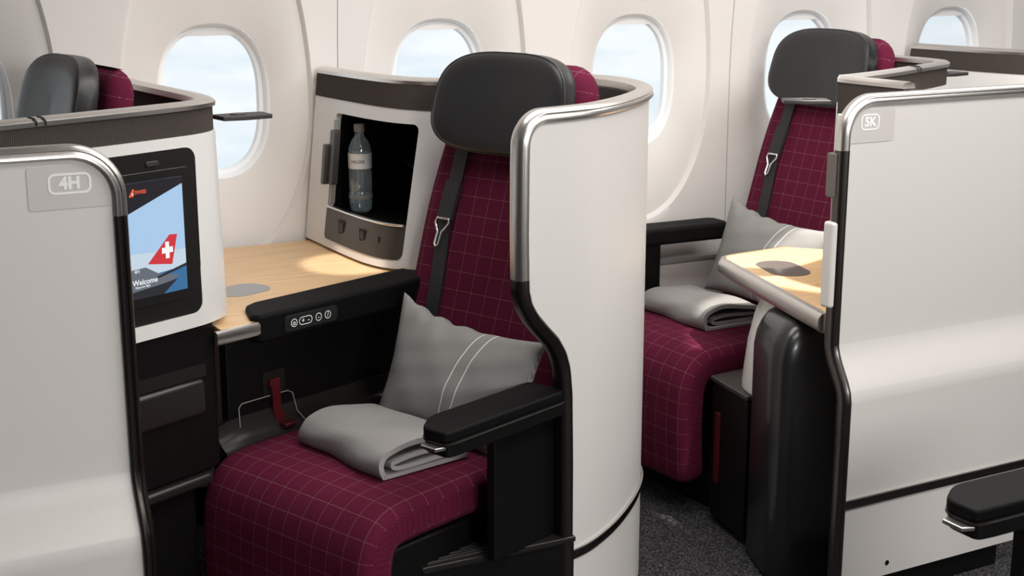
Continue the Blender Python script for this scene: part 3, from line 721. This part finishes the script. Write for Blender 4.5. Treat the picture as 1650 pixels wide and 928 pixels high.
# aisle armrest, its post and the base shelf belong to the centre seat
def aisle_arm(parent, fr, L_=.42, post=True):
    P = rpoly([(-.002, -.064), (-.004, -.002), (.050, .036), (L_, .036), (L_, -.066), (.02, -.066)], .022)
    a = prism('armrest', P, -.009, .013, M['blackpad'], parent, fr, bevel=.006, seg=4)
    P2 = rpoly([(.000, -.068), (.000, -.002), (.052, .034), (L_, .034), (L_, -.0705), (.03, -.0705)], .022)
    prism('armrest_underside', P2, -.036, -.0095, M['black'], a, fr, bevel=.003)
    prism('armrest_trim', rpoly([(-.003, -.067), (-.005, -.001), (.050, .037), (L_, .037), (L_, -.0685), (.02, -.0685)], .022), -.0125, -.009, M['dkgloss'], a, fr)
    prism('armrest_release', [(-.020, -.054), (-.020, -.014), (.010, -.004), (.010, -.064)], -.022, -.0145, M['rim'], a, fr, bevel=.002)
    return a
fa = lambda a, b, c: Vector((-.068 + a, -.232 + b * .95, .600 + c))
aisle_arm(seatA, fa, .345)
box('armrest_post', (.195, -.252, .43), (.20, .024, .27), M['black'], seatA, bevel=.006)
# ribbed base shelf along the aisle
shelf = empty('seat_base_shelf', (1.2, 2.33, 0)); tag(shelf, 'dark low shelf with ribbed step pad beside the front centre seat', 'seat base')
prism('shelf_body', [(1.030, 2.30), (1.045, 2.282), (1.385, 2.272), (1.385, 2.40), (1.12, 2.40)], .02, .286, M['black'], shelf, bevel=.004)
prism('shelf_top', [(1.026, 2.30), (1.045, 2.276), (1.385, 2.266), (1.385, 2.40), (1.118, 2.40)], .286, .298, M['dkgloss'], shelf, bevel=.003)
for i in range(9):
    box('step_rib', (1.118 + .010 * i, 2.288 + i * .0105, .2995), (.13, .0055, .005), M['grille'], shelf, bevel=.0015)

# ================================================================== PILLOWS AND BLANKETS
def pillow(label, c, ux, uy, w, h, th, seed=1, tipl=(0, 0)):
    ux, uy = Vector(ux).normalized(), Vector(uy).normalized(); uz = ux.cross(uy).normalized(); uy = uz.cross(ux); c = Vector(c)
    n = 44; V = []; UV = []; Fc = []; rnd = random.Random(seed)
    ph = [rnd.uniform(0, 6) for _ in range(8)]
    for side in (1, -1):
        for j in range(n + 1):
            for i in range(n + 1):
                a = math.sin(PI / 2 * (2 * i / n - 1)); b = math.sin(PI / 2 * (2 * j / n - 1))
                x = a * w / 2 * (1 - .10 * (1 - b * b)); y = b * h / 2 * (1 - .13 * (1 - a * a))
                t_ = th / 2 * (max(0, 1 - a * a) ** .42) * (max(0, 1 - b * b) ** .42)
                wr = .0010 * (math.sin(9 * a + 5 * b + ph[0]) + .7 * math.sin(14 * b - 6 * a + ph[1]))
                edge = (1 - a * a) * (1 - b * b)
                pk = .007 * math.exp(-((b - .9) / .2) ** 2) * math.sin(16 * a * (1 - .3 * a) + ph[2]) * (1 - a * a) * max(0, .5 - a)
                V.append(c + ux * (x + (tipl[0] if 0 else 0)) + uy * (y + pk + (tipl[1] * max(0, -a) ** 3 * max(0, b) ** 3)) + uz * side * (t_ + wr * min(1, edge * 6)))
                UV.append((x, y))
    k = (n + 1) ** 2
    for s_ in (0, 1):
        for j in range(n):
            for i in range(n):
                q = s_ * k + j * (n + 1) + i; Fc.append((q, q + 1, q + n + 2, q + n + 1))
    o = mk('pillow', V, Fc, M['greystripe'], smooth=0, uv=UV)
    bm = bmesh.new(); bm.from_mesh(o.data); bmesh.ops.remove_doubles(bm, verts=bm.verts, dist=.0004); bmesh.ops.recalc_face_normals(bm, faces=bm.faces); bm.to_mesh(o.data); bm.free()
    for p_ in o.data.polygons: p_.use_smooth = True
    tag(o, label, 'pillow'); return o
# centre seat: leans on the backrest, turned a little clockwise
ca = W(.262, -.008, .572)
pillow('grey pillow with two white stripes leaning on the front centre seat', ca, W(0, -1) - W(0, 0) + Vector((0, 0, -.05)), W(.30, .0, .95) - W(0, 0, 0), .415, .27, .105, 3, (0, .020))
def blanket(label, c, ang, L_, D, H, seed=2, rise=.0):
    """folded blanket: a thick ribbon folded over itself, drawn along the fold edge"""
    th = .0095
    mid = [(.98 * D, .006), (.5 * D, .005), (.06 * D, .006), (.012 * D, .014), (.03 * D, .026), (.25 * D, .031), (.6 * D, .028), (.90 * D, .024), (.955 * D, .029), (.90 * D, .036), (.6 * D, .040), (.25 * D, .044), (.10 * D, .040), (-.03 * D, .028), (-.045 * D, .018)]
    # outer wrap: starts under, rolls round the front and lies over the top to the back
    outer = [(.96 * D, .004), (.5 * D, .003), (.05 * D, .003), (-.015 * D, .010), (-.030 * D, .024), (-.005 * D, .040), (.08 * D, H - .004), (.3 * D, H + .004), (.6 * D, H), (.85 * D, H - .008), (.97 * D, H - .022)]
    inner = [(.99 * D, .016), (.6 * D, .015), (.25 * D, .014), (.13 * D, .018), (.115 * D, .024), (.15 * D, .030), (.4 * D, .034), (.8 * D, .031), (1.0 * D, .026)]
    c = Vector(c); ca_, sa = math.cos(ang), math.sin(ang)
    def layer(prof, t_, off):
        P = [v for v in catmull([(a, 0, b) for a, b in prof], 5)]; n = len(P); Q = []
        for i in range(n):
            a, b = P[max(0, i - 1)], P[min(n - 1, i + 1)]; d = (b - a).normalized(); Q.append((P[i], Vector((-d.z, 0, d.x))))
        ring = [p_ + q * t_ / 2 for p_, q in Q] + [p_ - q * t_ / 2 for p_, q in reversed(Q)]
        s_ = 0; arc = []
        for i in range(len(ring)): arc.append(s_); s_ += (ring[(i + 1) % len(ring)] - ring[i]).length
        return ring, arc
    ys = lin(-L_ / 2, L_ / 2, 26); V = []; UV = []; Fc = []
    for prof, t_, off in ((outer, .011, 0), (inner, .009, .006)):
        ring, arc = layer(prof, t_, off); k = len(ring); base = len(V)
        for y in ys:
            f = y / (L_ / 2); e = abs(f)
            for v, a in zip(ring, arc):
                x = v.x * (1 - .03 * f) + .004 * math.sin(5 * f + v.z * 60); z_ = v.z * (1 - .10 * max(0, f) ** 2 + rise * max(0, -f)) + .0025 * math.sin(4 * f + v.x * 30 + seed) * (v.z / H)
                yy = y - off * f + .25 * v.x * 0
                V.append((c.x + x * ca_ - yy * sa, c.y + x * sa + yy * ca_, c.z + max(.0012, z_))); UV.append((y, a))
        for i in range(len(ys) - 1):
            for j in range(k): Fc.append((base + i * k + j, base + i * k + (j + 1) % k, base + (i + 1) * k + (j + 1) % k, base + (i + 1) * k + j))
        for i0 in (0, len(ys) - 1):
            for j in range(k // 2 - 1 + (k % 2)):
                Fc.append((base + i0 * k + j, base + i0 * k + j + 1, base + i0 * k + k - 2 - j, base + i0 * k + k - 1 - j))
    o = mk('folded_blanket', V, Fc, M['grey'], smooth=60, uv=UV); tag(o, label, 'blanket'); return o
bl = W(-.008, .058, .458)
blanket('folded grey woven blanket lying on the front centre seat cushion', bl, SE - R(9), .295, .205, .058)

# ================================================================== REAR AND FRONT WINDOW SEATS
RZ2 = R(5)
def origin_for(cx, cy, rz): return (cx - (.485 * math.cos(rz) - .055 * math.sin(rz)), cy - (.485 * math.sin(rz) + .055 * math.cos(rz)))
OR = (2.24, 3.02)
seatR = make_seat(OR, RZ2, 'maroon checked window seat behind the rounded shell, half hidden by the panel marked 5K', ext=.035, bth=.07)
OL = (.11, 2.95)
seatL = make_seat(OL, R(7), 'window seat at far left showing only its headrest and maroon top above the screen console', belt=False, bth=.06)
cR, sR = math.cos(RZ2), math.sin(RZ2)
def WR(s_, t_, z_=0): return Vector((OR[0] + s_ * cR - t_ * sR, OR[1] + s_ * sR + t_ * cR, z_))
pillow('grey pillow with two white stripes leaning on the rear window seat beside the oak table', WR(.27, .03, .60), WR(0, -1) - WR(0, 0) + Vector((0, 0, -.06)), WR(.30, 0, .95) - WR(0, 0, 0), .42, .27, .11, 5, (0, .02))
blanket('folded grey blanket lying on the rear window seat cushion', WR(-.02, .09, .458), RZ2 - R(4), .30, .20, .056, seed=4)
# window-side armrest of the rear seat
arm = empty('window_armrest', (2.4, 3.3, 0)); tag(arm, 'black padded armrest on the sidewall side of the rear window seat', 'armrest')
prism('armrest_pad', [(2.02, 3.295), (2.05, 3.27), (2.50, 3.255), (2.52, 3.28), (2.52, 3.345), (2.50, 3.36), (2.03, 3.375)], .635, .685, M['blackpad'], arm, bevel=.012, seg=4)
prism('armrest_support', [(2.05, 3.325), (2.315, 3.325), (2.315, 3.375), (2.05, 3.375)], .10, .64, M['black'], arm, bevel=.006)
led = empty('sidewall_ledge', (2.5, 3.38, 0)); tag(led, 'pale grey lower sidewall ledge under the rear window armrest', 'ledge')
prism('ledge_body', [(1.86, 3.350), (2.9, 3.350), (2.9, 3.382), (1.86, 3.382)], .10, .555, M['white'], led, bevel=.004)
prism('ledge_cap', [(1.86, 3.344), (2.9, 3.344), (2.9, 3.384), (1.86, 3.384)], .5555, .57, M['greyp'], led, bevel=.004)

# ================================================================== SCREEN CONSOLES
def wing_console(ox, oy, label, lower=True, monitor=True, trim=False):
    root = empty('screen_console', (.5 + ox, 2.55 + oy, 0)); tag(root, label, 'console')
    pts = [(.02, 2.312), (.365, 2.462), (.577, 2.552), (.70, 2.609), (.752, 2.638), (.793, 2.680), (.811, 2.735), (.812, 2.82), (.80, 2.95), (.785, 3.10), (.775, 3.30)]
    if trim: pts = [(.185, 2.425), (.215, 2.415)] + pts[1:]
    P = Plan([(x + ox, y + oy) for x, y in pts]); L_ = P.len
    slab('console_body', P, lambda z_: 0, lambda z_: L_ * (.66 if lower else .66), .744, 1.118, M['white2'], .02, lambda z_: .006 * max(0, min(1, (1.10 - z_) / .3)), root, nz=12, nu=80)
    slab('fabric_band', P, lambda z_: 0, lambda z_: L_, 1.108, 1.166, M['band'], .030, lambda z_: -.003, root, nz=4, nu=90)
    us = lin(0, L_, 100)
    sweep('console_rim', [P.at(u, 0, 1.170) for u in us], [P.nrm(u) for u in us], [(-.042, -.004), (-.038, .007), (-.022, .011), (-.004, .009), (.003, .004), (.003, -.004)], M['rim'], root)
    if True:
        # two dark joint marks across the rim
        for du in ((.385, .403) if trim else (.442, .460)):
            sweep('rim_joint', [P.at(du, x, 1.170 + z_) for x, z_ in ((.0035, -.003), (.0035, .005), (-.003, .0100), (-.02, .0122))], [P.nrm(du)] * 4, [(-.0015, -.0016), (.0008, -.0016), (.0008, .0016), (-.0015, .0016)], M['bezel'], root)
    # flat reading light on a short stalk
    return root, P
def reading_lamp(loc, rz, label, s=1.0):
    r_ = empty('reading_lamp', loc, rz, True); tag(r_, label, 'lamp')
    prism('lamp_plate', [(0, -.028), (.045, -.040), (.105, -.036), (.110, .020), (.060, .030), (0, .028)], -.005, .004, M['grille'], r_, bevel=.002)
    prism('lamp_boss', [(.016 * math.cos(a) + .045, .014 * math.sin(a)) for a in lin(0, 2 * PI, 17)[:-1]], .004, .006, M['char'], r_)
    return r_
root, PW = wing_console(0, 0, 'white screen console with dark fabric band and metal rim behind the 4H door')
# monitor set into the console
D66 = R(24); tx = Vector((math.cos(D66), math.sin(D66), 0)); nx = Vector((math.sin(D66), -math.cos(D66), 0))
o0 = Vector((.365, 2.46, 0)) + nx * .007
fm = lambda a, b, c: o0 + tx * a + Vector((0, 0, b)) + nx * c
def polyrect(a0, a1, b0, b1, r, n=6): return rr(a1 - a0, b1 - b0, r, n, (a0 + a1) / 2, (b0 + b1) / 2)
body = [c for c in root.children if c.name.startswith('console_body')][0]
boolean(body, prism('cut', polyrect(.185, .406, .772, 1.096, .022), -.10, .05, M['black'], None, fm))
mon = prism('monitor_surround', polyrect(.184, .407, .771, 1.097, .023), -.012, -.004, M['bezel'], root, fm)
fmi = lambda a, b, c: fm(a, b, c)
prism('monitor_bezel', polyrect(.196, .388, .808, 1.062, .010), -.004, .000, M['bezel'], mon, fm, bevel=.0015)
scr = [(.206, .826), (.368, .826), (.368, 1.045), (.206, 1.045)]
mats = [emis('screen_night', (.012, .010, .016), 1), emis('screen_sky', (.42, .62, .86), .95), emis('screen_sky_low', (.62, .74, .86), .9), emis('screen_red', (.62, .035, .045), 1), emis('screen_white', (.93, .93, .93), 1),
        emis('screen_sea', (.045, .17, .36), .9), emis('screen_grey', (.13, .15, .18), 1), emis('screen_orange', (.85, .12, .04), 1), emis('screen_pale', (.75, .80, .86), .9), emis('screen_dim', (.02, .022, .028), 1)]
V = []; Fc = []; MI = []
def sq(pts, mi, lay):
    b0 = len(V); [V.append(fm(a, b, .0006 + lay * .00025)) for a, b in pts]; Fc.append(tuple(range(b0, b0 + len(pts)))); MI.append(mi)
sq(scr, 1, 0)
sq([(.206, .826), (.368, .826), (.368, .905), (.206, .915)], 2, 1)
sq([(.206, 1.045), (.206, .972), (.232, .986), (.365, 1.031), (.368, 1.031), (.368, 1.045)], 0, 2)
sq([(.206, .826), (.368, .826), (.368, .872), (.30, .868), (.206, .878)], 5, 2)
sq([(.206, .826), (.300, .834), (.352, .857), (.300, .868), (.272, .884), (.206, .882)], 6, 3)
sq([(.277, .889), (.331, .938), (.349, .936), (.334, .880)], 3, 4)
cx_, cz_ = .324, .909
sq([(cx_ - .0045, cz_ - .016), (cx_ + .0045, cz_ - .016), (cx_ + .0045, cz_ + .016), (cx_ - .0045, cz_ + .016)], 4, 5)
sq([(cx_ - .013, cz_ - .0055), (cx_ + .013, cz_ - .0055), (cx_ + .013, cz_ + .0055), (cx_ - .013, cz_ + .0055)], 4, 6)
sq([(.294, .8615), (.302, .8585), (.368, .872), (.368, .8775)], 9, 5)
sq([(.206, .826), (.31, .826), (.345, .850), (.31, .846), (.206, .838)], 9, 4)
sq([(.243, 1.020), (.252, 1.034), (.256, 1.034), (.254, 1.020)], 7, 5)
sq([(.250, 1.0235), (.252, 1.028), (.2535, 1.0235)], 4, 6)
for s_, size, a, b, mi in (('SWISS', .0098, .2695, 1.027, 7), ('Welcome', .0145, .268, .8575, 4), ('4H', .010, .2505, .879, 8), ('Enjoy your flight', .0052, .262, .849, 8)):
    tv, tf = text_mesh(s_, size, .0002); b0 = len(V); kx = 1.0
    for x, y, _ in tv: V.append(fm(a + x * kx, b + y, .0026))
    for f in tf: Fc.append(tuple(b0 + i for i in f)); MI.append(mi)
mk('monitor_screen', V, Fc, mats, mon, smooth=0, mi=MI)
prism('monitor_button', polyrect(.289, .318, 1.071, 1.080, .004), -.004, .0, M['char'], mon, fm, bevel=.001)
# black lower body under the white console
flo = lambda a, b, c: fm(a, c, -b)
prism('console_foot', [(-.35, .012), (.435, .012), (.452, .030), (.462, .07), (.44, .25), (-.35, .25)], .438, .742, M['black'], root, lambda a, b, c: fm(a, c, -b), bevel=.008)
prism('console_base', [(-.35, .045), (.395, .045), (.415, .07), (.42, .25), (-.35, .25)], .02, .412, M['black'], root, lambda a, b, c: fm(a, c, -b), bevel=.006)
prism('foot_edge', [(-.35, -.002), (.405, -.002), (.425, .02), (.43, .25), (-.35, .25)], .412, .436, M['dkgloss'], root, lambda a, b, c: fm(a, c, -b), bevel=.009, seg=4)
fl = prism('flap_handle', [(-.05, .0), (.404, .0), (.404, .03), (-.05, .03)], .560, .636, M['dkgloss'], root, lambda a, b, c: fm(a, c, -b), bevel=.012, seg=5)
prism('flap_slot', [(-.05, .008), (.410, .008), (.410, .03), (-.05, .03)], .638, .664, M['bezel'], root, lambda a, b, c: fm(a, c, -b))
# rear pair
rootR, PR = wing_console(2.050, .085, 'screen console with dark fabric band and notched metal rim behind the 5K panel', monitor=False, trim=True)
# short arm of the rear console's rim running back towards the aisle
P2 = Plan([(2.13, 2.30), (2.165, 2.36), (2.235, 2.485)][::-1]) if False else None
arm2 = empty('suite_divider', (2.3, 2.4, 0)); tag(arm2, 'short dark fabric divider with metal rim behind the top of the 5K panel', 'divider')
PD = Plan([(2.245, 2.455), (2.222, 2.478), (2.232, 2.500), (2.262, 2.500)][::-1] + [(2.262, 2.420), (2.30, 2.36), (2.36, 2.29)])
PD = Plan([(2.262, 2.530), (2.238, 2.512), (2.230, 2.475), (2.233, 2.40), (2.238, 2.30)])
slab('divider_board', PD, lambda z_: 0, lambda z_: PD.len, .745, 1.166, M['band'], .02, parent=arm2, nz=6, nu=40)
us = lin(0, PD.len, 40)
sweep('divider_rim', [PD.at(u, 0, 1.170) for u in us], [PD.nrm(u) for u in us], [(-.036, -.004), (-.032, .007), (-.02, .011), (-.004, .009), (.003, .004), (.003, -.004)], M['rim'], arm2)
reading_lamp((.822, 2.745, 1.135), R(8), 'small flat dark grey lamp arm sticking out beside the left window')
reading_lamp((2.862, 2.83, 1.135), R(8), 'tiny dark lamp arm at the corner of the rear console rim')
reading_lamp((2.240, 2.545, 1.118), R(152), 'flat dark grey lamp arm in front of the rear headrest', 1.2)
# rear storage cabinet
root2, *_ = cabinet(2.035, 0)
tag(root2, 'storage cabinet with dark fabric band under the rightmost window', 'cabinet')

# ================================================================== REAR SIDE TABLE UNIT (behind the 5K panel)
root = empty('side_table', (2.1, 2.45, 0)); tag(root, 'light oak side table with thick metal edge beside the rear window seat', 'table')
tp = [(2.035, 2.285), (2.186, 2.840), (2.200, 2.866), (2.225, 2.885), (2.44, 2.906), (2.56, 2.78), (2.56, 2.285)]
prism('table_top', tp, .655, .680, M['wood'], root, bevel=.0015)
ed = [(2.034, 2.285), (2.108, 2.56), (2.180, 2.825), (2.193, 2.862), (2.225, 2.886), (2.32, 2.896), (2.44, 2.908)]
ed = catmull([(a, b, .660) for a, b in ed], 6)
nn = []
for i in range(len(ed)):
    t_ = (ed[min(len(ed) - 1, i + 1)] - ed[max(0, i - 1)]).normalized(); nn.append(Vector((-t_.y, t_.x, 0)))
sweep('table_edge', ed, nn, [(-.004, -.024), (.008, -.022), (.016, -.012), (.017, .006), (.012, .018), (.004, .0215), (-.004, .0215)], M['rim'], root)
fr3 = frame((2.255, 2.700, .6802), (math.cos(R(74)), math.sin(R(74)), 0), (-math.sin(R(74)), math.cos(R(74)), 0), (0, 0, 1))
prism('recess_lid', [(a * 1.0, b) for a, b in rr(.18, .105, .05, 8)], -.002, .0012, M['cupdk'], root, fr3)
for k_, (dx, w) in enumerate(((0, .004), (.018, .004), (.045, .010))):
    prism('table_mark', rr(w, .003, .0012, 3), 0, .0012, M['greyp'], root, frame((2.215 + dx * .5, 2.52 - dx * .6, .6800), (.5, -.8, 0), (.8, .5, 0), (0, 0, 1)))
# white column and black body under it
def rounded_column(name, rings, m, parent):
    R_ = []
    for z_, poly in rings: R_.append([Vector((a, b, z_)) for a, b in poly])
    return loft(name, R_, m, parent, smooth=60)
def grow(P, d, cx, cy): return [(cx + (a - cx) * (1 + d), cy + (b - cy) * (1 + d)) for a, b in P]
col = [(2.065, 2.50), (2.095, 2.66), (2.18, 2.74), (2.42, 2.74), (2.42, 2.45), (2.08, 2.45)]
rings = []
for z_, d, dx in ((.640, -.02, .065), (.62, .0, .055), (.58, .0, .035), (.52, .0, .018), (.45, .0, .008), (.41, .0, .004), (.40, .0, .004)):
    rings.append((z_, [(a + dx, b) for a, b in rpoly(grow(col, d, 2.25, 2.6), .06)]))
rounded_column('table_column', rings, M['white2'], root)
foot = empty('footwell_housing', (2.1, 2.4, 0)); tag(foot, 'glossy black rounded housing under the side table beside the 5K panel edge', 'housing')
bp_ = [(1.990, 2.385), (2.076, 2.600), (2.40, 2.590), (2.40, 2.345), (2.15, 2.345)]
rings = []
for z_, d, dx in ((.636, -.30, .0), (.632, -.22, .0), (.620, -.13, .0), (.600, -.07, .0), (.575, -.025, .0), (.54, .0, 0), (.30, .0, .0), (.012, .0, .0)):
    rings.append((z_, [(a + dx, b) for a, b in rpoly(grow(bp_, d, 2.25, 2.46), .055)]))
rounded_column('housing_body', rings, M['blackgloss'], foot)
# low black box with a red strip
lb_ = empty('low_storage_box', (2.15, 2.75, 0)); tag(lb_, 'low black box with metal front edge and red strip beside the rear seat', 'box')
prism('box_body', [(2.105, 2.775), (2.076, 2.595), (2.30, 2.595), (2.34, 2.80)], .02, .385, M['black'], lb_, bevel=.004)
prism('box_lid', [(2.100, 2.782), (2.070, 2.592), (2.30, 2.592), (2.34, 2.806)], .386, .398, M['char'], lb_, bevel=.003)
prism('red_strip', [(2.094, 2.750), (2.090, 2.730), (2.110, 2.727), (2.114, 2.747)], .12, .31, M['red'], lb_, bevel=.002)

# ================================================================== FOREGROUND ARMREST (centre section seat)
fg = empty('centre_armrest', (1.7, 1.45, 0)); tag(fg, 'black padded armrest with metal release cut off by the right edge', 'armrest')
f0 = lambda a, b, c: Vector((1.580 + a, 1.475 + b, .612 + c))
aisle_arm(fg, f0, .5)
box('armrest_post', (1.86, 1.455, .29), (.26, .03, .58), M['black'], fg, bevel=.006)
